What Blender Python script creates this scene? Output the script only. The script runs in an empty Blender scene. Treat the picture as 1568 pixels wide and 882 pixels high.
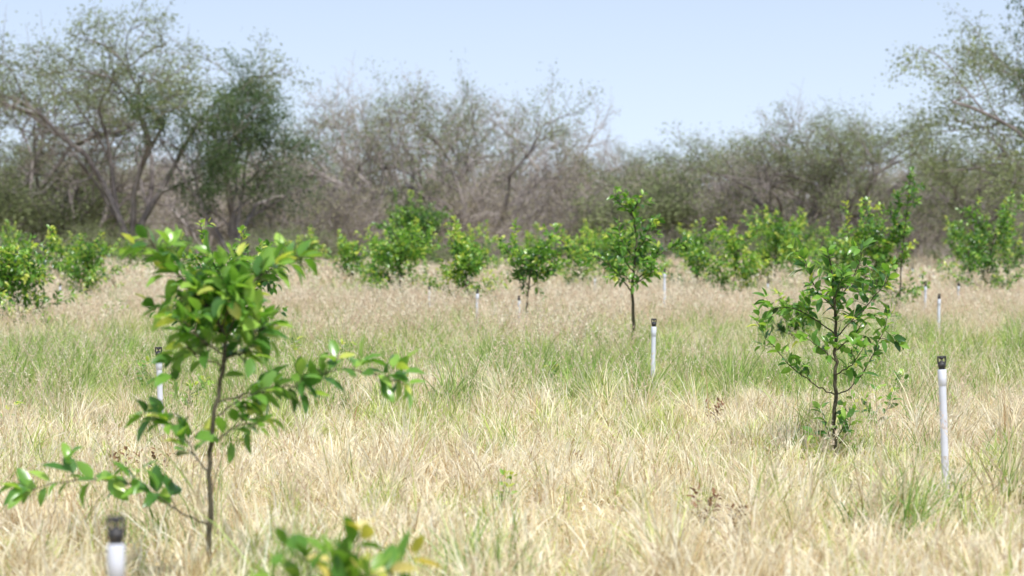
import bpy, math, random
import numpy as np
from mathutils import Vector

scene = bpy.context.scene
rng = np.random.default_rng(7)
random.seed(7)

# ------------------------------------------------------------------ helpers
class Acc:
    def __init__(s):
        s.V=[]; s.C=[]; s.F=[]; s.n=0
    def add(s, V, F, mat=0, C=None):
        V=np.asarray(V,dtype=np.float32)
        if C is None: C=np.full((len(V),4),0.5,dtype=np.float32)
        s.V.append(V); s.C.append(np.asarray(C,dtype=np.float32))
        for f in F:
            f=np.asarray(f,dtype=np.int64)
            if len(f): s.F.append((f+s.n,mat))
        s.n+=len(V)
    def mesh(s,name,mats,smooth=True):
        V=np.concatenate(s.V); C=np.concatenate(s.C)
        me=bpy.data.meshes.new(name)
        me.vertices.add(len(V)); me.vertices.foreach_set("co",V.ravel())
        li=np.concatenate([f.ravel() for f,_ in s.F])
        tot=np.concatenate([np.full(len(f),f.shape[1]) for f,_ in s.F])
        mi=np.concatenate([np.full(len(f),m) for f,m in s.F])
        st=np.concatenate([[0],np.cumsum(tot)[:-1]])
        me.loops.add(len(li)); me.loops.foreach_set("vertex_index",li.astype(np.int32))
        me.polygons.add(len(tot)); me.polygons.foreach_set("loop_start",st.astype(np.int32))
        me.polygons.foreach_set("material_index",mi.astype(np.int32))
        me.polygons.foreach_set("use_smooth",np.full(len(tot),smooth))
        me.update(calc_edges=True)
        a=me.attributes.new("vc",'FLOAT_COLOR','POINT')
        a.data.foreach_set("color",C.ravel())
        for m in mats: me.materials.append(m)
        me.validate()
        return me

def obj(name,me,loc=(0,0,0),rot=0,scale=(1,1,1),parent=None):
    o=bpy.data.objects.new(name,me)
    o.location=loc; o.rotation_euler=(0,0,rot); o.scale=scale
    scene.collection.objects.link(o)
    if parent: o.parent=parent
    return o

def norm(a):
    return a/np.maximum(np.linalg.norm(a,axis=-1,keepdims=True),1e-8)

def tube(acc,P,R,sides=5,mat=0,C=None):
    P=np.asarray(P,float); n=len(P)
    T=np.zeros_like(P); T[1:-1]=P[2:]-P[:-2]; T[0]=P[1]-P[0]; T[-1]=P[-1]-P[-2]
    T=norm(T)
    ref=np.array([1.0,0.05,0.02]) if abs(T[0][0])<0.8 else np.array([0.02,1.0,0.05])
    A=norm(np.cross(T,ref)); B=np.cross(T,A)
    ang=np.arange(sides)*2*math.pi/sides
    V=(P[:,None,:]+(np.cos(ang)[None,:,None]*A[:,None,:]+np.sin(ang)[None,:,None]*B[:,None,:])*np.asarray(R)[:,None,None]).reshape(-1,3)
    i=np.arange(n-1)[:,None]*sides; j=np.arange(sides)[None,:]; j2=(j+1)%sides
    F=np.stack([i+j,i+j2,i+sides+j2,i+sides+j],-1).reshape(-1,4)
    cc=np.full((len(V),4),0.5 if C is None else C)
    acc.add(V,[F],mat,cc)

def smooth_poly(pts,k=5):
    P=np.asarray(pts,float)
    Q=np.vstack([2*P[0]-P[1],P,2*P[-1]-P[-2]])
    out=[]
    for i in range(1,len(Q)-2):
        for t in np.linspace(0,1,k,endpoint=False):
            a,b,c,d=Q[i-1],Q[i],Q[i+1],Q[i+2]
            out.append(0.5*((2*b)+(-a+c)*t+(2*a-5*b+4*c-d)*t*t+(-a+3*b-3*c+d)*t**3))
    out.append(P[-1]); return np.array(out)

def ground_z(x,y):
    return 0.035*np.sin(x*0.55+1.3)*np.sin(y*0.31)+0.02*np.sin(x*1.3+y*0.9)

# ------------------------------------------------------------------ materials
def newmat(name):
    m=bpy.data.materials.new(name); m.use_nodes=True
    nt=m.node_tree; nt.nodes.clear()
    return m,nt,nt.nodes,nt.links
def ramp(N,stops):
    r=N.new('ShaderNodeValToRGB'); e=r.color_ramp.elements
    while len(e)<len(stops): e.new(0.5)
    for i,(p,c) in enumerate(stops):
        e[i].position=p; e[i].color=(*c,1)
    return r
def mixc(N,L,fac,a,b,bt='MIX'):
    m=N.new('ShaderNodeMix'); m.data_type='RGBA'; m.blend_type=bt
    for s,v in ((m.inputs[0],fac),(m.inputs[6],a),(m.inputs[7],b)):
        if isinstance(v,bpy.types.NodeSocket): L.new(v,s)
        elif isinstance(v,tuple): s.default_value=(*v,1)
        else: s.default_value=v
    return m.outputs[2]
def foliage_out(N,L,col,rough=0.5,spec=0.3,trans=0.35,tcol=None,diffuse=False):
    if diffuse:
        p=N.new('ShaderNodeBsdfDiffuse'); L.new(col,p.inputs['Color'])
    else:
        p=N.new('ShaderNodeBsdfPrincipled'); L.new(col,p.inputs['Base Color'])
        p.inputs['Roughness'].default_value=rough; p.inputs['Specular IOR Level'].default_value=spec
    t=N.new('ShaderNodeBsdfTranslucent')
    if tcol: L.new(mixc(N,L,1.0,col,tcol,'MULTIPLY'),t.inputs['Color'])
    else: L.new(col,t.inputs['Color'])
    mx=N.new('ShaderNodeMixShader'); mx.inputs[0].default_value=trans
    L.new(p.outputs[0],mx.inputs[1]); L.new(t.outputs[0],mx.inputs[2])
    o=N.new('ShaderNodeOutputMaterial'); L.new(mx.outputs[0],o.inputs[0])

def noise(N,L,scale,detail=3,vec=None):
    n=N.new('ShaderNodeTexNoise'); n.inputs['Scale'].default_value=scale; n.inputs['Detail'].default_value=detail
    if vec is not None: L.new(vec,n.inputs['Vector'])
    return n.outputs[0]
def mrange(N,L,v,a,b,c=0.0,d=1.0):
    m=N.new('ShaderNodeMapRange'); L.new(v,m.inputs[0])
    for i,x in enumerate((a,b,c,d)): m.inputs[i+1].default_value=x
    return m.outputs[0]
def math_(N,L,op,a,b):
    m=N.new('ShaderNodeMath'); m.operation=op
    for s,v in ((m.inputs[0],a),(m.inputs[1],b)):
        if isinstance(v,bpy.types.NodeSocket): L.new(v,s)
        else: s.default_value=v
    return m.outputs[0]

def grass_mat(name,stops,gstops,green_bias=0.0,trans=0.4):
    m,nt,N,L=newmat(name)
    a=N.new('ShaderNodeAttribute'); a.attribute_name='vc'
    sep=N.new('ShaderNodeSeparateColor'); L.new(a.outputs['Color'],sep.inputs[0])
    g=N.new('ShaderNodeNewGeometry'); pos=g.outputs['Position']
    sx=N.new('ShaderNodeSeparateXYZ'); L.new(pos,sx.inputs[0])
    dry=ramp(N,stops); L.new(sep.outputs[0],dry.inputs[0])
    grn=ramp(N,gstops); L.new(sep.outputs[0],grn.inputs[0])
    n1=noise(N,L,0.33,3,pos); n2=noise(N,L,2.2,2,pos); n4=noise(N,L,0.11,3,pos)
    yy=math_(N,L,'ADD',sx.outputs[1],mrange(N,L,n1,0,1,-9,9))
    up=mrange(N,L,yy,20,28); dn=mrange(N,L,yy,33,48,1,0)
    band=math_(N,L,'MULTIPLY',up,dn)
    f=math_(N,L,'ADD',math_(N,L,'MULTIPLY',band,0.40),mrange(N,L,n1,0.38,0.66,0.0,0.46))
    f=math_(N,L,'ADD',f,mrange(N,L,n2,0.40,0.70,-0.08,0.42))
    f=math_(N,L,'ADD',f,math_(N,L,'MULTIPLY',mrange(N,L,yy,44,64),mrange(N,L,n4,0.40,0.58,0.05,0.70)))
    f=math_(N,L,'ADD',f,green_bias)
    blade=math_(N,L,'SUBTRACT',f,sep.outputs[1])
    sel=mrange(N,L,blade,-0.06,0.06)
    far=math_(N,L,'MULTIPLY',mrange(N,L,yy,36,52),mrange(N,L,n4,0.38,0.62,0.7,0.05))
    pink=mixc(N,L,far,dry.outputs[0],mixc(N,L,0.6,dry.outputs[0],(0.80,0.62,0.46)))
    col=mixc(N,L,sel,pink,grn.outputs[0])
    n3=noise(N,L,1.1,3,pos)
    col=mixc(N,L,mrange(N,L,n3,0.30,0.50,0.34,0.0),col,(0.42,0.31,0.18))
    foliage_out(N,L,col,trans=trans,diffuse=True)
    return m

m_grass=grass_mat('dry_grass_blades',
    [(0,(0.30,0.19,0.10)),(0.10,(0.62,0.47,0.26)),(0.30,(0.92,0.83,0.55)),(1,(0.99,0.97,0.83))],
    [(0,(0.22,0.31,0.07)),(0.5,(0.50,0.60,0.16)),(1,(0.82,0.86,0.38))],-0.05)
m_green=grass_mat('green_grass_blades',
    [(0,(0.42,0.30,0.15)),(1,(0.96,0.90,0.66))],
    [(0,(0.12,0.25,0.05)),(0.5,(0.30,0.46,0.12)),(1,(0.60,0.71,0.25))],0.34)
m_seed,nt,N,L=newmat('seed_heads')
a=N.new('ShaderNodeAttribute'); a.attribute_name='vc'
sep=N.new('ShaderNodeSeparateColor'); L.new(a.outputs['Color'],sep.inputs[0])
r=ramp(N,[(0,(0.58,0.42,0.30)),(0.5,(0.85,0.71,0.54)),(1,(0.97,0.92,0.75))]); L.new(sep.outputs[0],r.inputs[0])
foliage_out(N,L,r.outputs[0],trans=0.45,diffuse=True)

def leaf_mat(name,stops,rough,spec,trans,tcol):
    m,nt,N,L=newmat(name)
    a=N.new('ShaderNodeAttribute'); a.attribute_name='vc'
    sep=N.new('ShaderNodeSeparateColor'); L.new(a.outputs['Color'],sep.inputs[0])
    r=ramp(N,stops); L.new(sep.outputs[0],r.inputs[0])
    foliage_out(N,L,r.outputs[0],rough,spec,trans,tcol)
    return m
m_citrus=leaf_mat('citrus_leaf',[(0,(0.028,0.080,0.024)),(0.35,(0.06,0.16,0.03)),(0.7,(0.16,0.33,0.05)),(0.93,(0.34,0.52,0.10)),(1,(0.55,0.56,0.12))],0.30,0.7,0.36,(1.7,1.8,0.8))
m_yellow=leaf_mat('yellowing_leaf',[(0,(0.05,0.15,0.025)),(0.6,(0.14,0.30,0.04)),(0.8,(0.30,0.44,0.07)),(0.9,(0.75,0.60,0.12)),(1,(0.9,0.8,0.4))],0.4,0.5,0.35,(1.3,1.3,0.7))
m_brown=leaf_mat('dead_leaf',[(0,(0.10,0.05,0.03)),(1,(0.30,0.17,0.09))],0.7,0.2,0.2,(1,1,1))

def acacia_leaf(name,stops):
    m,nt,N,L=newmat(name)
    a=N.new('ShaderNodeAttribute'); a.attribute_name='vc'
    sep=N.new('ShaderNodeSeparateColor'); L.new(a.outputs['Color'],sep.inputs[0])
    g=N.new('ShaderNodeNewGeometry')
    n=noise(N,L,0.33,2,g.outputs['Position'])
    v=math_(N,L,'ADD',math_(N,L,'MULTIPLY',sep.outputs[0],0.6),mrange(N,L,n,0.3,0.7,0,0.4))
    r=ramp(N,stops); L.new(v,r.inputs[0])
    foliage_out(N,L,r.outputs[0],trans=0.38,diffuse=True)
    return m
m_ac=acacia_leaf('acacia_foliage',[(0,(0.15,0.17,0.10)),(0.5,(0.26,0.30,0.15)),(1,(0.40,0.46,0.21))])  # far foliage colours lightened and greyed to stand in for haze
m_acd=acacia_leaf('dense_foliage',[(0,(0.06,0.10,0.05)),(0.5,(0.12,0.18,0.08)),(1,(0.25,0.32,0.13))])
m_acb=acacia_leaf('dry_foliage',[(0,(0.30,0.24,0.19)),(0.5,(0.40,0.36,0.25)),(1,(0.40,0.45,0.20))])

def bark_mat(name,c1,c2,scale):
    m,nt,N,L=newmat(name)
    tc=N.new('ShaderNodeTexCoord')
    n=noise(N,L,scale,4,tc.outputs['Object'])
    r=ramp(N,[(0.3,c1),(0.7,c2)]); L.new(n,r.inputs[0])
    p=N.new('ShaderNodeBsdfDiffuse'); L.new(r.outputs[0],p.inputs['Color'])
    b=N.new('ShaderNodeBump'); b.inputs['Strength'].default_value=0.5; b.inputs['Distance'].default_value=0.01
    L.new(n,b.inputs['Height']); L.new(b.outputs[0],p.inputs['Normal'])
    o=N.new('ShaderNodeOutputMaterial'); L.new(p.outputs[0],o.inputs[0])
    return m
m_stem=bark_mat('citrus_stem',(0.045,0.04,0.03),(0.13,0.12,0.08),40)
m_bark=bark_mat('tree_bark',(0.13,0.11,0.105),(0.35,0.31,0.295),1.5)
m_twig=bark_mat('dry_twigs',(0.28,0.245,0.23),(0.60,0.53,0.50),1.2)  # pale grey includes painted haze for the distant wood

m_pvc,nt,N,L=newmat('white_pvc')
tc=N.new('ShaderNodeTexCoord'); n=noise(N,L,9,4,tc.outputs['Object'])
sx=N.new('ShaderNodeSeparateXYZ'); L.new(tc.outputs['Object'],sx.inputs[0])
col=mixc(N,L,mrange(N,L,n,0.45,0.75,0,0.5),(0.70,0.73,0.82),(0.52,0.53,0.57))
col=mixc(N,L,mrange(N,L,sx.outputs[2],0.0,0.35,0.6,0.0),col,(0.42,0.37,0.28))
p=N.new('ShaderNodeBsdfPrincipled'); L.new(col,p.inputs['Base Color']); p.inputs['Roughness'].default_value=0.4
o=N.new('ShaderNodeOutputMaterial'); L.new(p.outputs[0],o.inputs[0])
m_blk,nt,N,L=newmat('black_plastic')
tc=N.new('ShaderNodeTexCoord'); n=noise(N,L,60,3,tc.outputs['Object'])
col=mixc(N,L,mrange(N,L,n,0.4,0.7),(0.018,0.018,0.02),(0.06,0.055,0.05))
p=N.new('ShaderNodeBsdfPrincipled'); L.new(col,p.inputs['Base Color']); p.inputs['Roughness'].default_value=0.45
o=N.new('ShaderNodeOutputMaterial'); L.new(p.outputs[0],o.inputs[0])

m_ground,nt,N,L=newmat('ground_soil_litter')
g=N.new('ShaderNodeNewGeometry'); pos=g.outputs['Position']
n1=noise(N,L,0.35,5,pos); n2=noise(N,L,22,5,pos)
r1=ramp(N,[(0.3,(0.42,0.33,0.20)),(0.5,(0.60,0.50,0.32)),(0.7,(0.46,0.48,0.24))]); L.new(n1,r1.inputs[0])
r2=ramp(N,[(0.3,(0.45,0.40,0.35)),(0.7,(1.2,1.15,1.05))]); L.new(n2,r2.inputs[0])
col=mixc(N,L,1.0,r1.outputs[0],r2.outputs[0],'MULTIPLY')
p=N.new('ShaderNodeBsdfDiffuse'); L.new(col,p.inputs['Color'])
b=N.new('ShaderNodeBump'); b.inputs['Strength'].default_value=0.8; b.inputs['Distance'].default_value=0.03
L.new(n2,b.inputs['Height']); L.new(b.outputs[0],p.inputs['Normal'])
o=N.new('ShaderNodeOutputMaterial'); L.new(p.outputs[0],o.inputs[0])

# ------------------------------------------------------------------ ground
def axis(lo,hi,fine_lo,fine_hi,step):
    a=np.arange(fine_lo,fine_hi+step,step)
    l=fine_lo-np.geomspace(step*4,fine_lo-lo,14)[::-1]; h=fine_hi+np.geomspace(step*4,hi-fine_hi,14)
    return np.concatenate([l,a,h])
gx=axis(-2500,2500,-40,40,0.8); gy=axis(-600,4000,-4,90,0.8)
X,Y=np.meshgrid(gx,gy); Z=ground_z(X,Y)
nx,ny=len(gx),len(gy)
i=np.arange(ny-1)[:,None]*nx+np.arange(nx-1)[None,:]
F=np.stack([i,i+1,i+nx+1,i+nx],-1).reshape(-1,4)
A=Acc(); A.add(np.stack([X,Y,Z],-1).reshape(-1,3),[F])
obj('ground',A.mesh('ground',[m_ground]))

# ------------------------------------------------------------------ grass
def blades(acc,n,size,hlo,hhi,w,lean,mat=0,clump=0,seg=3,tight=0.032):
    if clump:
        cc=rng.uniform(-size/2,size/2,(clump,2)); ci=rng.integers(0,clump,n)
        off=rng.normal(0,size*tight,(n,2)); O=cc[ci]+off
        ch=rng.uniform(0.5,1.45,clump)[ci]; caz=rng.uniform(0,6.28,clump)[ci]
        crnd=rng.uniform(0,1,clump)[ci]
    else:
        O=rng.uniform(-size/2,size/2,(n,2)); ch=1.0; caz=rng.uniform(0,6.28,n); crnd=rng.uniform(0,1,n)
    h=rng.uniform(hlo,hhi,n)*ch
    az=caz+rng.normal(0,1.1,n); ln=np.abs(rng.normal(0,1,n))*lean+0.08
    D=np.stack([np.cos(az),np.sin(az)],-1)
    az2=rng.uniform(0,2*math.pi,n); S=np.stack([np.cos(az2),np.sin(az2),np.zeros(n)],-1)
    ww=w*rng.uniform(0.5,1.6,n)
    Vs=[]
    for k in range(seg+1):
        t=k/seg
        a_=ln*(0.4+1.0*t)
        z=h*t*np.cos(np.clip(a_*0.8,0,1.4)); r_=h*t*np.sin(np.clip(a_,0,1.5))
        c=np.stack([O[:,0]+D[:,0]*r_,O[:,1]+D[:,1]*r_,z],-1)
        wd=(ww*(1-0.75*t**1.5))[:,None]*S*0.5
        if k<seg: Vs+= [c-wd,c+wd]
        else: Vs.append(c)
    V=np.stack(Vs,1); m=V.shape[1]
    base=np.arange(n)[:,None]*m
    Q=[base+np.array([[2*k,2*k+1,2*k+3,2*k+2]]) for k in range(seg-1)]
    T=base+np.array([[2*seg-2,2*seg-1,2*seg]])
    c=np.zeros((n,m,4),np.float32); c[...,0]=rng.uniform(0,1,n)[:,None]
    c[...,1]=(0.45*crnd+0.55*rng.uniform(0,1,n))[:,None]; c[...,3]=1
    acc.add(V.reshape(-1,3),[np.concatenate(Q),T],mat,c.reshape(-1,4))

def seedheads(acc,n,size,hlo,hhi,mat=1,sc=1.0,m=12):
    O=rng.uniform(-size/2,size/2,(n,2)); h=rng.uniform(hlo,hhi,n)
    az=rng.normal(0.4,0.9,n); le=rng.uniform(0.05,0.5,n)
    for k in range(n):
        d=np.array([math.cos(az[k])*le[k],math.sin(az[k])*le[k],1.0])
        P=[np.array([O[k,0],O[k,1],0])+d*h[k]*t+np.array([math.cos(az[k]),math.sin(az[k]),0])*h[k]*0.25*t*t for t in (0,.5,1)]
        tube(acc,P,[0.0014*sc,0.0012*sc,0.0006*sc],3,mat,rng.uniform(0.2,0.9))
        t=rng.uniform(0.68,1.02,m); base=P[0][None]+d[None]*h[k]*t[:,None]+np.array([math.cos(az[k]),math.sin(az[k]),0])[None]*h[k]*0.25*(t*t)[:,None]
        dd=norm(rng.normal(0,1,(m,3))+np.array([0,0,1.2])); ss=norm(np.cross(dd,rng.normal(0,1,(m,3))))
        Ls=rng.uniform(0.012,0.03,m)[:,None]*sc; W=0.0028*sc
        V=np.stack([base-ss*W*0.3,base+dd*Ls*0.5-ss*W,base+dd*Ls,base+dd*Ls*0.5+ss*W],1).reshape(-1,3)
        F=np.arange(m)[:,None]*4+np.array([[0,1,2,3]])
        acc.add(V,[F],mat,np.full((m*4,4),rng.uniform(0.1,1)))

def tile_instancer(name,me_list,cells,parent):
    cells=np.array(cells); pick=rng.integers(0,len(me_list),len(cells))
    for k,me in enumerate(me_list):
        C=cells[pick==k]
        if len(C)==0: continue
        A=Acc(); s=C[:,2]/2; c_,s_=np.cos(C[:,3]),np.sin(C[:,3])
        vs=[]
        for (u,v) in ((-1,-1),(1,-1),(1,1),(-1,1)):
            vs.append(np.stack([C[:,0]+(u*c_-v*s_)*s,C[:,1]+(u*s_+v*c_)*s,ground_z(C[:,0],C[:,1])],-1))
        V=np.stack(vs,1).reshape(-1,3); F=np.arange(len(C))[:,None]*4+np.array([[0,1,2,3]])
        A.add(V,[F])
        e=obj(name+'_patches_%d'%k,A.mesh(name+'_patches_%d'%k,[m_ground]),parent=parent)
        e.instance_type='FACES'; e.use_instance_faces_scale=True
        e.show_instancer_for_render=False; e.show_instancer_for_viewport=False
        obj(name+'_tuft_%d'%k,me,parent=e)

short=[]
for k in range(6):
    A=Acc()
    blades(A,850,1.25,0.05,0.14,0.0080,1.2,clump=44)
    blades(A,520,1.25,0.10,0.22,0.0072,0.95,clump=[26,16,20,12,30,18][k],tight=.026)
    blades(A,150,1.2,0.18,0.34,0.0065,0.6,clump=[3,5,4,2,6,4][k],tight=.030)
    blades(A,50,1.2,0.18,0.34,0.005,0.6)
    seedheads(A,[4,12,6,14,3,10][k],1.1,0.25,0.44)
    short.append(A.mesh('short_dry_grass',[m_grass,m_seed]))
tall=[]
for k in range(3):
    A=Acc()
    blades(A,740,1.25,0.07,0.2,0.0080,1.0,clump=36)
    blades(A,440,1.2,0.16,0.40,0.0072,0.65,mat=1,clump=[12,8,10][k],tight=.04)
    seedheads(A,30,1.2,0.28,0.52,mat=2)
    tall.append(A.mesh('tall_green_grass',[m_grass,m_green,m_seed]))
pink=[]
for k in range(4):
    A=Acc()
    blades(A,620,1.25,0.08,0.30,0.012,0.85,clump=[28,14,20,9][k],tight=.05)
    blades(A,90,1.25,0.14,0.34,0.012,0.6,mat=2,clump=4,tight=.05)
    seedheads(A,[80,45,65,90][k],1.25,0.25,[.5,.42,.6,.66][k],mat=1,sc=2.0,m=9)
    pink.append(A.mesh('seeding_grass',[m_grass,m_seed,m_green]))
farm=[]
for k in range(4):
    A=Acc()
    blades(A,1700,4.6,0.08,0.42,0.030,0.8,clump=[60,30,45,22][k],tight=.045)
    blades(A,350,4.6,0.2,0.5,0.030,0.6,mat=2,clump=[6,9,4,8][k],tight=.04)
    seedheads(A,[150,80,180,110][k],4.6,0.28,0.7,mat=1,sc=4.5,m=8)
    farm.append(A.mesh('far_grass',[m_grass,m_seed,m_green]))

grass=obj('field_grass',None)
def vn(x,y): return math.sin(x*0.5+1.7*math.sin(y*0.21))+math.sin(y*0.37+x*0.23+2)
cs,ct,cp,cf=[],[],[],[]
y=3.0
while y<62:
    hw=0.235*y+4.0; x=-hw
    while x<hw:
        c=(x+random.uniform(-.25,.25),y+random.uniform(-.25,.25),random.uniform(0.75,1.4),random.uniform(0,6.28))
        yy=y+2.6*vn(x,y)
        if yy<21: (ct if random.random()<0.10 else cs).append(c)
        elif yy<38: (ct if random.random()<0.62 else cs).append(c)
        elif yy<45: random.choice([ct,cp,cs]).append(c)
        else: (cp if random.random()<0.75 else ct).append(c)
        x+=0.98
    y+=0.98
while y<180:
    hw=0.235*y+12; x=-hw
    while x<hw:
        cf.append((x+random.uniform(-.9,.9),y+random.uniform(-.9,.9),random.uniform(0.7,1.45),random.uniform(0,6.28)))
        x+=3.7
    y+=3.7
tile_instancer('short_grass',short,cs,grass)
tile_instancer('tall_grass',tall,ct,grass)
tile_instancer('seeding_grass',pink,cp,grass)
tile_instancer('far_grass',farm,cf,grass)

# ------------------------------------------------------------------ leaves
def leaves(acc,O,D,L,W,mat=1,col=None,droop=0.38,fold=0.25):
    O=np.asarray(O,float); n=len(O); D=norm(np.asarray(D,float))
    U=np.tile([0,0,1.0],(n,1))+rng.normal(0,0.45,(n,3))
    S=norm(np.cross(D,U)); Nn=norm(np.cross(S,D))
    L=np.asarray(L)[:,None]; W=np.asarray(W)[:,None]
    dr=droop*rng.uniform(0.2,1.6,(n,1)); fo=fold*rng.uniform(0.3,1.6,(n,1))
    def pt(t,s):
        c=O+D*L*t-Nn*L*dr*t*t
        return c+S*W*s+Nn*W*abs(s)*fo*1.6
    pts=[pt(0,0),pt(.28,-.44),pt(.28,0),pt(.28,.44),pt(.62,-.46),pt(.62,0),pt(.62,.46),pt(.86,-.24),pt(.86,0),pt(.86,.24),pt(1,0)]
    V=np.stack(pts,1).reshape(-1,3)
    b=np.arange(n)[:,None]*11
    T=np.concatenate([b+np.array([[0,2,1]]),b+np.array([[0,3,2]]),b+np.array([[7,8,10]]),b+np.array([[8,9,10]])])
    Q=np.concatenate([b+np.array([[1,2,5,4]]),b+np.array([[2,3,6,5]]),b+np.array([[4,5,8,7]]),b+np.array([[5,6,9,8]])])
    if col is None: col=rng.uniform(0,1,n)
    c=np.zeros((n,11,4)); c[...,0]=np.asarray(col)[:,None]; c[...,3]=1
    acc.add(V,[T,Q],mat,c.reshape(-1,4))

def leaf_branch(acc,P,start=0.25,spacing=0.028,Ls=(0.07,0.115),mat=1,bright=0.0,spread=1.0):
    P=np.asarray(P,float); seg=np.linalg.norm(np.diff(P,axis=0),axis=1); cum=np.concatenate([[0],np.cumsum(seg)]); tot=cum[-1]
    s=np.arange(start*tot,tot,spacing); s=np.append(s,[tot,tot*0.995])
    s=np.clip(s+rng.normal(0,spacing*0.3,len(s)),0,tot)
    pos=np.stack([np.interp(s,cum,P[:,k]) for k in range(3)],-1)
    p2=np.stack([np.interp(np.clip(s+0.02,0,tot),cum,P[:,k]) for k in range(3)],-1)
    p1=np.stack([np.interp(np.clip(s-0.02,0,tot),cum,P[:,k]) for k in range(3)],-1)
    T=norm(p2-p1)
    n=len(s); ph=np.arange(n)*2.4+rng.uniform(0,6.28)+rng.normal(0,0.4,n)
    A_=norm(np.cross(T,rng.normal(0,1,(1,3)))); B_=np.cross(T,A_)
    R=np.cos(ph)[:,None]*A_+np.sin(ph)[:,None]*B_
    f=(s/tot)[:,None]
    D=T*(0.45+0.5*f)+R*0.9*spread+np.array([0,0,0.12])+rng.normal(0,0.15,(n,3))
    D=norm(D); L_=rng.uniform(*Ls,n)*(1-0.25*(s/tot)); W_=L_*rng.uniform(0.44,0.6,n)
    col=np.clip(0.12+0.5*rng.uniform(0,1,n)+0.3*(s/tot)**2+bright+rng.normal(0,0.14,n),0,0.985)
    leaves(acc,pos+D*0.012,D,L_,W_,mat,col)

def limb(acc,pts,r0,r1,k=5,sides=6):
    P=smooth_poly(pts,k); P[1:-1]+=rng.normal(0,0.004,(len(P)-2,3))
    tube(acc,P,np.linspace(r0,r1,len(P)),sides,0); return P

def sidetwigs(acc,P,n,length,r,start=0.3,bright=0.0,Ls=(0.07,0.115),spacing=0.03,mat=1,upb=0.35):
    for t in np.linspace(start,0.97,n):
        i=min(int(t*(len(P)-1)),len(P)-2); T=norm(P[i+1]-P[i])
        d=norm(T*0.5+rng.normal(0,0.75,3)+np.array([0,0,upb])); l=length*random.uniform(0.5,1.2)
        Q=[P[i],P[i]+d*l*0.5,P[i]+d*l+np.array([0,0,-0.12*l+0.2*l*random.random()])]
        Q=limb(acc,Q,r,r*0.4,3,4)
        leaf_branch(acc,Q,0.15,spacing,Ls,mat,bright+random.uniform(-.15,.15))

def custom_citrus(name,x,y,trunk,r,branches,rb=0.006,tw=0.16,bright=0.05,Ls=(0.07,0.12),spacing=0.03,trunk_leaf=0.5,ymat=1,mult=1.0,ttw=5):
    A=Acc()
    P=limb(A,[(a,b,c) for a,b,c in trunk],r,r*0.35,6,8)
    leaf_branch(A,P,trunk_leaf,spacing*1.2,Ls,ymat,bright)
    sidetwigs(A,P,ttw,tw*0.8,0.003,trunk_leaf+.1,bright,Ls,spacing,ymat)
    for pts,nt_ in branches:
        Q=limb(A,pts,rb,rb*0.4,5,5)
        leaf_branch(A,Q,0.3,spacing*1.1,Ls,ymat,bright)
        nt_=int(round(nt_*mult))
        if nt_: sidetwigs(A,Q,nt_,tw,0.0025,0.3,bright,Ls,spacing,ymat)
    me=A.mesh(name,[m_stem,m_citrus,m_yellow])
    return obj(name,me,(x,y,float(ground_z(x,y))))

custom_citrus('lime_sapling',2.41,18,
 [(0,0,-.02),(-.008,0,.25),(0.006,0,.6),(0,.01,.95),(-.015,0,1.25),(-.05,0,1.5)],0.018,
 [([(0,0,.47),(-.16,-.05,.55),(-.33,-.08,.68),(-.50,-.1,.86),(-.60,-.1,1.02)],6),
  ([(0,0,.47),(.12,.05,.52),(.26,.1,.70),(.36,.1,.92),(.42,.12,1.07)],6),
  ([(0,0,.62),(.1,-.15,.7),(.18,-.25,.85)],3),
  ([(0,0,.72),(-.1,-.12,.80),(-.24,-.15,.90)],3),
  ([(0,0,.92),(-.16,.06,1.04),(-.34,.1,1.12),(-.48,.1,1.10)],6),
  ([(0,0,.90),(.14,0,1.04),(.28,-.05,1.20),(.38,-.06,1.32)],6),
  ([(0,0,.8),(.12,.1,.88),(.22,.15,1.0)],3),
  ([(0,0,1.1),(-.12,-.05,1.22),(-.2,-.08,1.36),(-.24,-.08,1.48)],6),
  ([(0,0,1.15),(.1,.06,1.28),(.18,.1,1.43),(.22,.1,1.58)],6),
  ([(0,0,1.0),(.05,.2,1.15),(.1,.3,1.3)],4),
  ([(0,0,1.05),(-.02,-.15,1.2),(.02,-.2,1.35)],4),
  ([(0,0,.08),(-.06,0,.2),(-.1,.02,.36)],1),([(0,0,.06),(.09,0,.18),(.13,.02,.34)],2),([(0,0,.12),(.03,-.08,.2),(.06,-.12,.3)],1)],
 rb=0.006,tw=0.13,Ls=(0.075,0.13),spacing=0.030,bright=0.04,ttw=6,trunk_leaf=.55)

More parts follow.
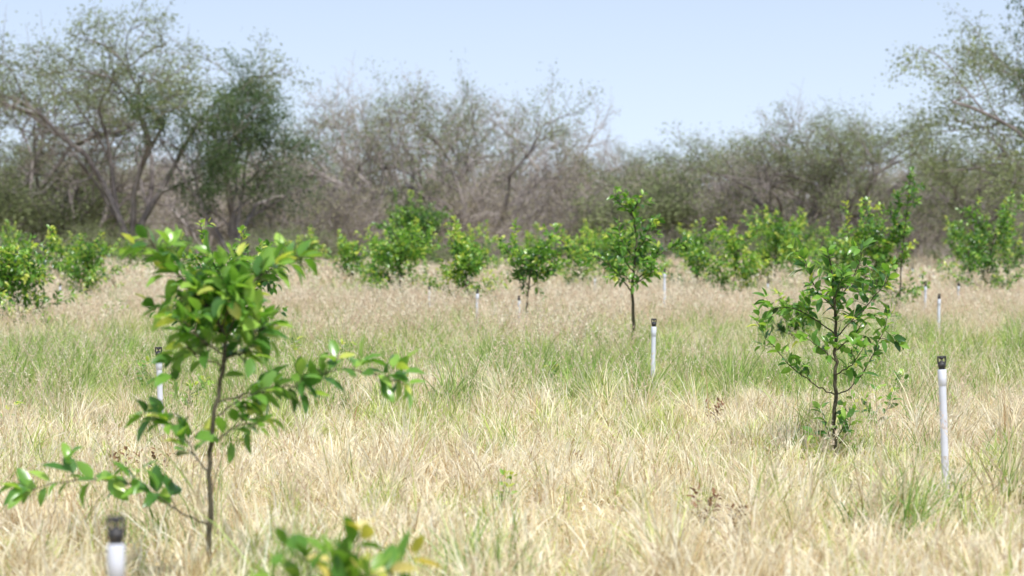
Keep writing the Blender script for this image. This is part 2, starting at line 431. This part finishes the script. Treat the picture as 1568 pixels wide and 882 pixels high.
custom_citrus('lime_sapling',-1.384,11,
 [(0,0,-.02),(0.006,0,.33),(.012,0,.63),(.05,0,.92),(.08,0,1.10),(.04,0,1.24),(-.08,.02,1.38),(-.20,.03,1.50),(-.27,.03,1.60)],0.013,
 [([(0,0,.30),(-.11,-.03,.35),(-.30,-.06,.48),(-.53,-.1,.52),(-.82,-.1,.46)],6),
  ([(0,0,.52),(-.07,.02,.63),(-.14,.04,.72),(-.24,.05,.80)],4),
  ([(.03,0,.68),(.12,0,.74),(.26,.03,.78)],4),
  ([(.04,0,.8),(.16,-.04,.88),(.30,-.05,.93)],3),
  ([(.05,0,.86),(.2,.05,.90),(.38,.1,.93),(.58,.1,1.0),(.74,.1,.98),(.9,.1,.93)],9),
  ([(.07,0,1.02),(-.02,0,1.06),(-.1,.02,1.10),(-.15,.02,1.06)],3),
  ([(.08,0,1.06),(.18,0,1.1),(.24,.0,1.24)],6),
  ([(.08,0,1.08),(-.02,-.08,1.14),(-.1,-.1,1.24)],7),
  ([(.08,0,1.12),(.14,.02,1.3),(.24,.05,1.44),(.42,.08,1.52)],8),
  ([(.05,0,1.22),(.05,.05,1.36),(.07,.08,1.48)],6),
  ([(.06,0,1.18),(.1,-.06,1.3),(.12,-.1,1.40)],7),
  ([(.07,0,1.15),(.0,.1,1.26),(-.06,.14,1.34)],6),
  ([(.05,0,1.0),(.1,.1,1.1),(.16,.12,1.18)],4),
  ([(.0,0,1.3),(-.12,.05,1.33),(-.20,.1,1.30)],3)],
 rb=0.005,tw=0.11,Ls=(0.095,0.15),spacing=0.034,trunk_leaf=0.56,bright=0.10,mult=1.0,ttw=10)

custom_citrus('young_citrus_plant',-0.60,8,
 [(0,0,-.02),(0,0,.3),(.01,0,.42),(.02,0,.52)],0.008,
 [([(0,0,.3),(-.12,0,.40),(-.22,0,.45)],3),([(0,0,.3),(.12,0,.40),(.21,.02,.49)],4),([(0,0,.38),(-.06,-.1,.48),(-.08,-.12,.55)],2),
  ([(0,0,.4),(.05,.1,.52),(.09,.12,.60)],1),([(0,0,.33),(.06,-.1,.42),(.14,-.15,.50)],3)],rb=0.004,tw=0.09,Ls=(0.09,0.15),spacing=0.040,bright=0.02,ymat=2,ttw=3)

custom_citrus('lime_sapling',1.74,35,
 [(0,0,-.02),(.02,0,.5),(0,0,.96),(.04,0,1.34),(.06,0,1.7),(0,0,2.05),(-.08,0,2.28)],0.026,
 [([(0,0,.9),(-.2,0,1.15),(-.4,0,1.35),(-.58,0,1.42)],8),([(.02,0,1.0),(.22,0,1.25),(.45,0,1.48),(.80,0,1.66)],10),
  ([(.02,0,1.0),(.15,-.2,1.1),(.3,-.3,1.2)],6),([(.02,0,1.2),(-.15,.2,1.4),(-.25,.25,1.55)],6),([(0,0,1.0),(-.1,-.2,1.12),(-.25,-.3,1.2)],5),
  ([(.05,0,1.45),(.2,0,1.7),(.3,0,1.95)],7),([(.05,0,1.4),(-.1,-.05,1.55),(-.18,-.1,1.75)],4),
  ([(.0,0,2.0),(-.14,0,2.15),(-.27,0,2.28)],2),([(0,0,2.05),(.08,0,2.2),(.15,0,2.3)],2)],
 rb=0.012,tw=0.22,Ls=(0.10,0.15),spacing=0.032,trunk_leaf=0.5,mult=1.1,bright=.04,ttw=8)

def auto_citrus(name,x,y,h,w,low=0.25,dens=1.0,seed=0,lean=0.0,bright=0.0,shoots=4):
    global rng
    keep=rng; rng=np.random.default_rng(seed+100); random.seed(seed)
    A=Acc(); w*=1.18
    P=limb(A,[(0,0,-.02),(random.uniform(-.05,.05),0,h*.3),(lean*.4,random.uniform(-.1,.1),h*.6),(lean,0,h*.86)],0.012+h*0.008,0.005,6,6)
    nb=int(14*dens)
    for k in range(nb):
        t=low+(0.9-low)*k/nb+random.uniform(-.03,.03)
        i=min(int(t*(len(P)-1)),len(P)-1); p=P[i]
        az=k*2.4+random.uniform(-.6,.6); rad=w*0.5*(1-0.55*max(0,(t-low)/(1-low))**1.6)*random.uniform(0.4,1.3)
        rise=h*random.uniform(0.02,0.3)
        e=p+np.array([math.cos(az)*rad,math.sin(az)*rad,rise]); e[2]=min(e[2],h*random.uniform(0.8,1.0))
        m=(p+e)/2+np.array([0,0,-0.05*h])
        Q=limb(A,[p,m,e],0.010,0.004,5,5)
        bb=bright+random.uniform(-.22,.2)
        leaf_branch(A,Q,0.3,0.035,(0.10,0.15),1,bb)
        sidetwigs(A,Q,int(7*min(dens,1.2)),0.13*w+0.08,0.003,0.3,bb,(0.10,0.15),0.038)
    for k in range(shoots):
        i=random.randint(len(P)//3,len(P)-1); az=random.uniform(0,6.28); r_=w*random.uniform(.1,.38)
        e=P[i]+np.array([math.cos(az)*r_,math.sin(az)*r_,0]); e[2]=h*random.uniform(.88,1.12)
        Q=limb(A,[P[i],P[i]+(e-P[i])*np.array([.8,.8,.4]),e],0.008,0.003,5,5)
        leaf_branch(A,Q,0.35,0.035,(0.10,0.15),1,bright+.15); sidetwigs(A,Q,3,.14,.003,.5,bright+.1,(0.10,0.14),.04)
    sidetwigs(A,P,int(10*dens),0.18,0.003,max(low+.1,.4),bright,(0.10,0.15),0.035)
    me=A.mesh(name,[m_stem,m_citrus]); rng=keep
    return obj(name,me,(x,y,float(ground_z(x,y))))
auto=[(-8.75,42,1.65,2.0,.04,1.9,1,0),(-10.6,60,1.7,1.7,.08,1.3,2,.1),(-3.75,32,1.7,1.4,.12,1.7,3,.05),
 (-2.75,60,2.1,2.0,.08,1.7,4,0),(-.97,52,1.95,1.2,.1,1.5,5,-.1),(.26,45,1.8,1.15,.5,.9,6,.25),(1.86,65,1.9,1.5,.08,1.2,7,0),
 (5.07,55,2.0,1.5,.08,1.3,8,.1),(4.75,62,2.05,1.3,.12,1.1,9,.1),(7.6,70,2.6,2.5,.1,1.8,10,.1),(7.2,48,2.3,1.6,.08,1.7,11,.15),
 (11.8,60,2.6,2.1,.1,1.3,12,.3),(-4.6,70,1.8,1.5,.08,1.2,13,0),(2.9,75,2.2,1.8,.08,1.2,14,0),(8.3,62,1.9,1.5,.1,1.2,15,0),
 (-13.8,75,1.8,1.6,.1,1.1,16,0),(-17.5,85,2.2,1.9,.1,1.0,17,0),(14.2,75,2.4,2.0,.1,1.1,18,0),(-7.0,80,1.9,1.7,.1,1.0,19,0),(0.6,82,2.0,1.8,.1,1.0,20,0),
 (4.0,34,.85,.55,.35,.5,21,.05),(-1.2,78,2.1,1.9,.1,1.1,23,0),(9.9,84,2.3,2.0,.1,1.0,24,0),(-3.5,66,1.9,1.6,.1,1.3,25,0),(3.6,70,2.0,1.6,.1,1.0,26,0),
 (-12.2,88,1.9,1.8,.1,.9,27,0),(17.5,85,2.3,2.0,.1,.9,28,0),(6.3,88,2.1,1.9,.1,.9,29,0),(-9.0,92,1.6,1.6,.1,.8,31,0),(13.2,95,1.8,1.6,.1,.8,32,0),(-15.5,98,1.7,1.6,.1,.8,33,0)]
for (x,y,h,w,lo,de,sd,le) in auto: auto_citrus('young_lime_tree',x,y,h,w,lo,de,sd,le,bright=0.15 if sd%3 else 0.05)
custom_citrus('young_lime_tree',7.6,47.5,[(0,0,0),(.05,0,1.2),(.15,0,2.2),(.22,0,2.85)],0.02,[([(.1,0,1.7),(-.1,0,2.0),(-.2,0,2.2)],6),([(.15,0,2.2),(.3,0,2.5),(.26,0,2.9)],6),([(.15,0,2.1),(.0,.1,2.3),(.02,.1,2.5)],6)],rb=.008,tw=.2,Ls=(.1,.15),trunk_leaf=.4,bright=-.03)
auto_citrus('large_leaf_bush',-3.6,90,3.35,2.2,.35,2.6,30,0,-0.05,3)

# ------------------------------------------------------------------ sprinkler risers
def lathe(acc,prof,sides=18,mat=0,cx=0,cy=0):
    P=np.array(prof); ang=np.arange(sides)*2*math.pi/sides
    V=np.stack([cx+P[:,0][:,None]*np.cos(ang),cy+P[:,0][:,None]*np.sin(ang),np.repeat(P[:,1][:,None],sides,1)],-1).reshape(-1,3)
    i=np.arange(len(P)-1)[:,None]*sides; j=np.arange(sides)[None,:]; j2=(j+1)%sides
    acc.add(V,[np.stack([i+j,i+j2,i+sides+j2,i+sides+j],-1).reshape(-1,4)],mat)
def riser(x,y,h,tilt=0.0,rot=0.0):
    A=Acc(); t=h-0.085
    lathe(A,[(.0235,-.05),(.0235,t-.102),(.0238,t-.1),(.0265,t-.098),(.0272,t-.05),(.0272,t-.004),(.0262,t),(.018,t+.001),(.0,t+.001)],20,0)
    lathe(A,[(.021,t+.002),(.0215,t+.006),(.020,t+.010),(.0225,t+.014),(.0255,t+.016),(.0255,t+.040),(.021,t+.042),(.012,t+.052),(.006,t+.058),(.0,t+.059)],16,1)
    for s in (-1,1):
        tube(A,[(s*.021,0,t+.036),(s*.0235,0,t+.056),(s*.023,0,t+.084)],[.006]*3,6,1)
    tube(A,[(-.025,0,t+.080),(.025,0,t+.080)],[.006,.006],6,1)
    lathe(A,[(.0,t+.060),(.010,t+.064),(.016,t+.070),(.016,t+.076),(.0,t+.078)],14,1)
    o=obj('sprinkler_riser_pipe',A.mesh('sprinkler_riser_pipe',[m_pvc,m_blk]),(x,y,float(ground_z(x,y))),rot)
    o.rotation_euler=(random.uniform(-.015,.015),tilt,rot)
    return o
riser(-1.197,7.3,.775,.0,.3)
riser(2.70,15,.93,-.035,.0)
riser(1.455,25,.80,.02,.2)
riser(-2.86,19.7,.73,-.03,.0)
for (x,y,h) in [(-.613,42,.80),(-1.70,50,.72),(.125,42,.66),(2.06,60,.8),(2.9,46,1.08),(6.88,39,.76),(8.03,47,.84),(12.2,70,.78),(6.14,58,.68),(-10.3,55,.74),(-10.45,60,.72),(1.0,69,.7),
    (-3.6,72,.72),(-2.9,68,.68),(-.15,74,.74),(-12.4,72,.7),(12.9,76,.75),(11.9,74,.95),(4.1,72,.7),(9.6,52,.75),(10.8,64,.75),(-6.2,75,.7),(13.6,82,.8),(5.4,66,.7),(11.2,80,.8)]:
    riser(x,y,h,random.uniform(-.03,.03),random.uniform(0,3))

# ------------------------------------------------------------------ weeds and litter
def weed(x,y,s,n,mat,bright=0.0,name='broadleaf_weed',upr=1.0):
    A=Acc()
    for k in range(max(3,n//6)):
        d=norm(np.array([random.uniform(-.8,.8),random.uniform(-.8,.8),upr])); P=limb(A,[(0,0,0),d*s*.5,d*s+np.array([0,0,.02])],0.003,0.001,3,4)
        leaf_branch(A,P,0.1,s*0.10,(s*.2,s*.38),mat,bright)
    obj(name,A.mesh(name,[m_stem,m_citrus,m_yellow,m_brown]),(x,y,float(ground_z(x,y))))
for (x,y,s,n,mt,b) in [(-3.1,23,.33,30,1,.2),(-4.3,20,.3,20,1,.2),(-3.9,26,.35,20,1,.1),(3.1,20.5,.35,30,1,.15),(-.07,14.6,.2,8,1,.4),(-3.7,33,.35,30,1,.25),
    (2.4,14,.18,10,1,.2),(-2.1,30,.35,24,1,.2),(.5,26,.25,18,1,.2),(3.9,24,.3,20,1,.1),(-9,50,.5,40,1,.2),(-7.5,46,.45,40,1,.2),(6.2,40,.4,30,1,.1),
    (-8,66,.6,40,1,.2),(-6,72,.6,40,1,.2),(-11,70,.6,40,1,.2),(-14,92,.7,40,1,.1),(9,78,.6,40,1,.2),(15,88,.7,40,1,.1),(3,90,.7,40,1,.2)]:
    weed(x,y,s,n,mt,b)
for (x,y,s) in [(1.06,13.6,.2),(1.2,13.2,.15),(-2.55,16,.22),(-2.4,16.2,.2),(1.75,21,.18),(3.4,15.5,.15),(.5,17,.14)]:
    weed(x,y,s,14,3,.1,'dried_weed',1.2)
def clump(x,y,h,n,name,mats,lean=.4):
    A=Acc(); blades(A,n,0.34,h*.4,h,0.008,lean,mat=1,seg=4); seedheads(A,max(4,n//14),.3,h*.9,h*1.25,mat=2)
    obj(name,A.mesh(name,mats),(x,y,float(ground_z(x,y))))
for (x,y,h) in [(2.0,27,.42),(2.3,29,.45),(2.6,28,.4),(1.5,31,.42),(-1.2,30,.4),(.3,29,.38),(4.1,23,.42),(3.9,19,.38),(3.0,17.8,.3),(-3.4,24,.35),(-.2,33,.45),(5.5,27,.45),(2.1,18.2,.28),(2.65,18,.3),(-4.6,27,.4),(3.2,26,.4),(-2,26,.34),
    (2.9,19,.3),(3.3,18.5,.32),(3.6,17.5,.3),(3.5,20,.36),(-3.9,21,.3),(-2.4,21,.26)]:
    clump(x,y,h,90,'grass_clump',[m_grass,m_green,m_seed])

# ------------------------------------------------------------------ wood behind: trees
def gen_tree(seed,stems=4,fork=1.3,Ls=(4.6,3.2,2.2,1.4,.8),kids=(3,4,4,3),leaf_n=9,leaf_size=.15,spreadz=.13,open_=0.75,r0=.26,flat=.82,leaf_from=3,sig=.36,sides=4,patchy=0.0,zmin=0.0,rise=.04,spreadk=1.0):
    rg=np.random.default_rng(seed); A=Acc(); LP=[]
    nl=len(Ls); stack=[]
    for s in range(stems):
        az=s*2*math.pi/stems+rg.uniform(-.5,.5); o=open_*rg.uniform(.6,1.25)
        d=norm(np.array([math.cos(az)*o,math.sin(az)*o,1.0])); stack.append((np.array([math.cos(az)*.12,math.sin(az)*.12,fork*rg.uniform(.5,1)]),d,Ls[0]*rg.uniform(.8,1.2),r0*.6,0))
    tube(A,[(0,0,-.2),(.02,0,fork*.4),(0,.03,fork)],[r0*1.35,r0,r0*.85],8,0)
    while stack:
        p,d,Ln,r,lv=stack.pop()
        ns=5 if lv<3 else 3
        P=[p]; dd=d.copy()
        for k in range(ns):
            dd=dd+rg.normal(0,.17 if lv<3 else .24,3)
            if lv==0: dd[2]+=.03
            else: dd[2]=dd[2]*flat+rise
            dd=norm(dd); P.append(P[-1]+dd*Ln/ns)
        P=np.array(P); tube(A,P,np.linspace(r,r*.5,len(P)),(6 if lv<1 else sides if lv<3 else 3),0,rg.uniform(.2,.8))
        if lv>=leaf_from: LP.append(P[1:]); 
        if lv<nl-1:
            for c in range(kids[lv]):
                t=1.0 if c==0 else rg.uniform(.3,1.0)
                i=min(int(t*ns),ns); base=P[i]; T=norm(P[i]-P[i-1]) if i>0 else d
                nd=norm(T*.75+norm(rg.normal(0,1,3))*rg.uniform(.5,.95)*spreadk+np.array([0,0,.12]))
                stack.append((base,nd,Ls[lv+1]*rg.uniform(.65,1.25),max(r*.5*rg.uniform(.8,1.1),.012),lv+1))
    if leaf_n and LP:
        Lp=np.concatenate(LP)
        zt=Lp[:,2].max(); Lp=Lp[Lp[:,2]>zmin*zt*rg.uniform(.75,1.15,len(Lp))]
        if patchy>0:
            k=np.sin(Lp[:,0]*.9+seed)+np.sin(Lp[:,1]*.8+seed*2)+np.sin(Lp[:,2]*1.1)
            Lp=Lp[k>np.quantile(k,patchy)]
        n=len(Lp)*leaf_n
        C=np.repeat(Lp,leaf_n,0)+rg.normal(0,1,(n,3))*np.array([sig,sig,spreadz])
        cl=np.repeat(rg.uniform(0,1,len(Lp)),leaf_n)
        dr=norm(rg.normal(0,1,(n,3))*np.array([1,1,.5])); sd=norm(np.cross(dr,rg.normal(0,1,(n,3))))
        l=(leaf_size*rg.uniform(.5,1.3,n))[:,None]; w=l*.42
        V=np.stack([C-dr*l*.5,C+sd*w*.5,C+dr*l*.5,C-sd*w*.5],1).reshape(-1,3)
        c=np.zeros((n,4,4)); c[...,0]=(cl*.5+rg.uniform(0,.5,n))[:,None]; c[...,3]=1
        A.add(V,[np.arange(n)[:,None]*4+np.array([[0,1,2,3]])],1,c.reshape(-1,4))
    V=np.concatenate(A.V); top=np.quantile(V[:,2],.995); wd=np.quantile(np.abs(V[:,0]),.93)*2
    return A,top,wd
def build(name,mats,**kw):
    A,t,w=gen_tree(**kw); return A.mesh(name,mats),t,w
umb=build('umbrella_acacia',[m_bark,m_ac],seed=3,stems=5,Ls=(5.2,3.8,2.6,1.5,.9),leaf_n=9,sig=.38,spreadz=.11,open_=.75,leaf_size=.15,zmin=.5,flat=.78,patchy=.10)
umb3=build('broad_acacia',[m_bark,m_ac],seed=17,stems=5,Ls=(4.6,3.6,2.6,1.5,.9),leaf_n=14,sig=.32,spreadz=.16,open_=.8,leaf_size=.14,zmin=.25,flat=.82,patchy=.05)
umb2=build('open_acacia',[m_bark,m_ac],seed=11,stems=4,Ls=(5.,3.4,2.4,1.5,.9),leaf_n=6,sig=.36,spreadz=.13,open_=.65,leaf_size=.14,zmin=.45,patchy=.25)
den=build('dense_tree',[m_bark,m_acd],seed=21,stems=5,Ls=(3.8,2.8,1.9,1.2,.7),leaf_n=14,sig=.36,spreadz=.2,open_=.6,flat=.9,leaf_size=.17,leaf_from=3,zmin=.3,patchy=.2)
dry=build('dry_tree',[m_twig,m_acb],seed=31,stems=4,leaf_n=2,sig=.3,spreadz=.16,open_=.7,leaf_size=.13,patchy=.3,kids=(3,4,4,4))
mixd=build('mixed_tree',[m_twig,m_acb],seed=41,stems=5,Ls=(4.0,2.9,2.0,1.2,.7),leaf_n=3,sig=.33,spreadz=.16,open_=.7,patchy=.4,leaf_size=.15,zmin=.4)
oliv=build('olive_tree',[m_bark,m_ac],seed=51,stems=5,Ls=(3.6,2.7,1.9,1.2,.7),leaf_n=7,sig=.34,spreadz=.18,open_=.75,flat=.88,leaf_size=.15,leaf_from=3,zmin=.35,patchy=.4)
def put(name,v,x,y,h,w,rot,parent=None):
    me,t,wd=v; sz=h/t; sw=w/wd
    return obj(name,me,(x,y,0),rot,(sw,sw,sz),parent)
T=[('acacia_tree',umb,-20.5,130,13.9,19,0.3),('acacia_tree',umb2,-29.5,138,13.4,15,1.9),('shade_tree',den,-14.6,126,11.0,8,.5),('acacia_tree',umb2,-12.0,142,10.6,10,2.4),
 ('dry_deciduous_tree',dry,-8.6,140,11.0,9,.2),('dry_deciduous_tree',mixd,-5.6,146,11.6,9,1.2),('acacia_tree',umb2,-1.6,135,11.2,10,4.1),('dry_deciduous_tree',mixd,1.0,150,11.0,9,3.0),('dry_deciduous_tree',dry,-3.6,142,10.6,8,3.3),
 ('dry_deciduous_tree',mixd,5.0,150,7.8,7,.2),('acacia_tree',oliv,8.2,152,7.8,7,1.0),('dry_deciduous_tree',dry,6.6,148,8.2,7,5.0),('acacia_tree',umb2,11.3,150,8.2,8,2.0),('dry_deciduous_tree',mixd,13.8,150,7.8,7,3.3),
 ('olive_green_tree',oliv,15.0,130,8.0,7,2.2),('olive_green_tree',oliv,17.6,128,9.0,6,4.2),('acacia_tree',umb2,20.5,134,8.8,10,5.1),('dry_deciduous_tree',dry,15.5,132,9.2,7,.9),
 ('acacia_tree',umb3,23.6,98,11.2,13,3.9),('shade_tree',den,25.0,100,13.8,9,1.1),('acacia_tree',umb3,-37,128,12.8,14,3.7),('olive_green_tree',oliv,32,120,10,9,.3),
 ('olive_green_tree',oliv,-25,140,8.5,8,.9),('dry_deciduous_tree',dry,-17.5,138,9.5,9,4.3),('dry_deciduous_tree',dry,-24,136,9.5,9,2.3),('dry_deciduous_tree',mixd,-31,126,7.5,8,1.9),('olive_green_tree',oliv,21.5,112,6.5,6,2.9)]
for (nm,v,x,y,h,w,r_) in T: put(nm,v,x,y,h,w,r_)

shr=[build('bare_shrub_a',[m_twig,m_acb],seed=61,stems=9,fork=.25,Ls=(2.2,1.6,1.1,.7),kids=(4,3,3),leaf_n=1,leaf_from=2,r0=.07,open_=.6,flat=.99,leaf_size=.12,sides=3,rise=.06),
     build('bare_shrub_b',[m_bark,m_acb],seed=62,stems=8,fork=.25,Ls=(2.2,1.8,1.2,.7),kids=(4,3,3),leaf_n=1,leaf_from=2,r0=.08,open_=.7,flat=.97,leaf_size=.13,sides=3,rise=.06),
     build('leafy_shrub',[m_bark,m_ac],seed=63,stems=9,fork=.25,Ls=(1.8,1.4,1.0,.6),kids=(4,3,3),leaf_n=7,leaf_from=2,r0=.06,open_=.8,flat=.98,leaf_size=.15,sig=.25,spreadz=.2,sides=3)]
th=obj('dry_thicket',None); rr=random.Random(5)
for k in range(190):
    y=rr.choice([rr.uniform(130,142),rr.uniform(140,172)]); x=rr.uniform(-.27*y,.27*y)
    v=shr[rr.choice([0,0,0,1,1,1,2])]
    h=rr.uniform(2.6,6.4)*(y/140)
    if abs(x+20)<7 and y<140: continue
    put('shrub_%d'%k,v,x,y,h,h*rr.uniform(.8,1.2),rr.uniform(0,6.28),th)
for k in range(60):
    y=rr.uniform(116,128); x=rr.uniform(-.27*y,.27*y); v=shr[rr.choice([0,1,2,2])]
    h=rr.uniform(.9,2.6); put('edge_shrub_%d'%k,v,x,y,h,h*1.3,rr.uniform(0,6.28),th)
dm=obj('distant_tree_mass',None)
for k in range(80):
    y=rr.uniform(175,250); x=rr.uniform(-.29*y,.29*y); v=rr.choice([mixd,oliv,dry,shr[1],shr[0],mixd])
    h=rr.uniform(5.5,9.0)*(y/180)**.6; put('tree_%d'%k,v,x,y,h,h*rr.uniform(.9,1.2),rr.uniform(0,6.28),dm)

# ------------------------------------------------------------------ light, sky
el=math.radians(62); az=math.radians(158)
sd=Vector((math.sin(az)*math.cos(el),math.cos(az)*math.cos(el),math.sin(el)))
sun=bpy.data.lights.new('sun','SUN'); sun.energy=5.0; sun.angle=math.radians(.5); sun.color=(1,.98,.95)
so=bpy.data.objects.new('sun',sun); scene.collection.objects.link(so)
so.rotation_euler=sd.to_track_quat('Z','Y').to_euler(); so.location=(0,0,30)
w=bpy.data.worlds.new('World'); scene.world=w; w.use_nodes=True
N=w.node_tree.nodes; L=w.node_tree.links; N.clear()
tc=N.new('ShaderNodeTexCoord'); mp=N.new('ShaderNodeVectorMath'); mp.operation='ADD'; mp.inputs[1].default_value=(0,0,.22)
L.new(tc.outputs['Generated'],mp.inputs[0])
nn=N.new('ShaderNodeVectorMath'); nn.operation='NORMALIZE'; L.new(mp.outputs[0],nn.inputs[0])
sk=N.new('ShaderNodeTexSky'); sk.sky_type='NISHITA'; sk.sun_disc=False; sk.sun_elevation=el; sk.sun_rotation=az
sk.air_density=1.0; sk.dust_density=1.2; sk.ozone_density=1.0
L.new(nn.outputs[0],sk.inputs[0])
sx=N.new('ShaderNodeSeparateXYZ'); L.new(tc.outputs['Generated'],sx.inputs[0])
hz=N.new('ShaderNodeValToRGB'); L.new(sx.outputs[2],hz.inputs[0])
e=hz.color_ramp.elements; e[0].position=0.0; e[0].color=(.60,.58,.48,1); e[1].position=.7; e[1].color=(.04,.04,.04,1)
m1=e.new(.03); m1.color=(.52,.51,.46,1); m2=e.new(.12); m2.color=(.37,.39,.40,1); m3=e.new(.32); m3.color=(.20,.21,.23,1)
vm=N.new('ShaderNodeVectorMath'); vm.operation='SCALE'; vm.inputs['Scale'].default_value=1/.14
L.new(hz.outputs[0],vm.inputs[0])
ad=N.new('ShaderNodeVectorMath'); ad.operation='ADD'; L.new(sk.outputs[0],ad.inputs[0]); L.new(vm.outputs[0],ad.inputs[1])
bg=N.new('ShaderNodeBackground'); bg.inputs[1].default_value=.14; L.new(ad.outputs[0],bg.inputs[0])
o=N.new('ShaderNodeOutputWorld'); L.new(bg.outputs[0],o.inputs[0])

# ------------------------------------------------------------------ camera
cam=bpy.data.cameras.new('camera'); co=bpy.data.objects.new('camera',cam); scene.collection.objects.link(co)
cam.lens=85; cam.sensor_width=36; cam.clip_end=6000; cam.clip_start=.1
co.location=(0,0,1.6); co.rotation_euler=(math.radians(90-1.07),0,0)
cam.dof.use_dof=True; cam.dof.focus_distance=20; cam.dof.aperture_fstop=2.6; cam.dof.aperture_blades=0
scene.camera=co
scene.view_settings.view_transform='Standard'; scene.view_settings.look='None'; scene.view_settings.exposure=0; scene.view_settings.gamma=1
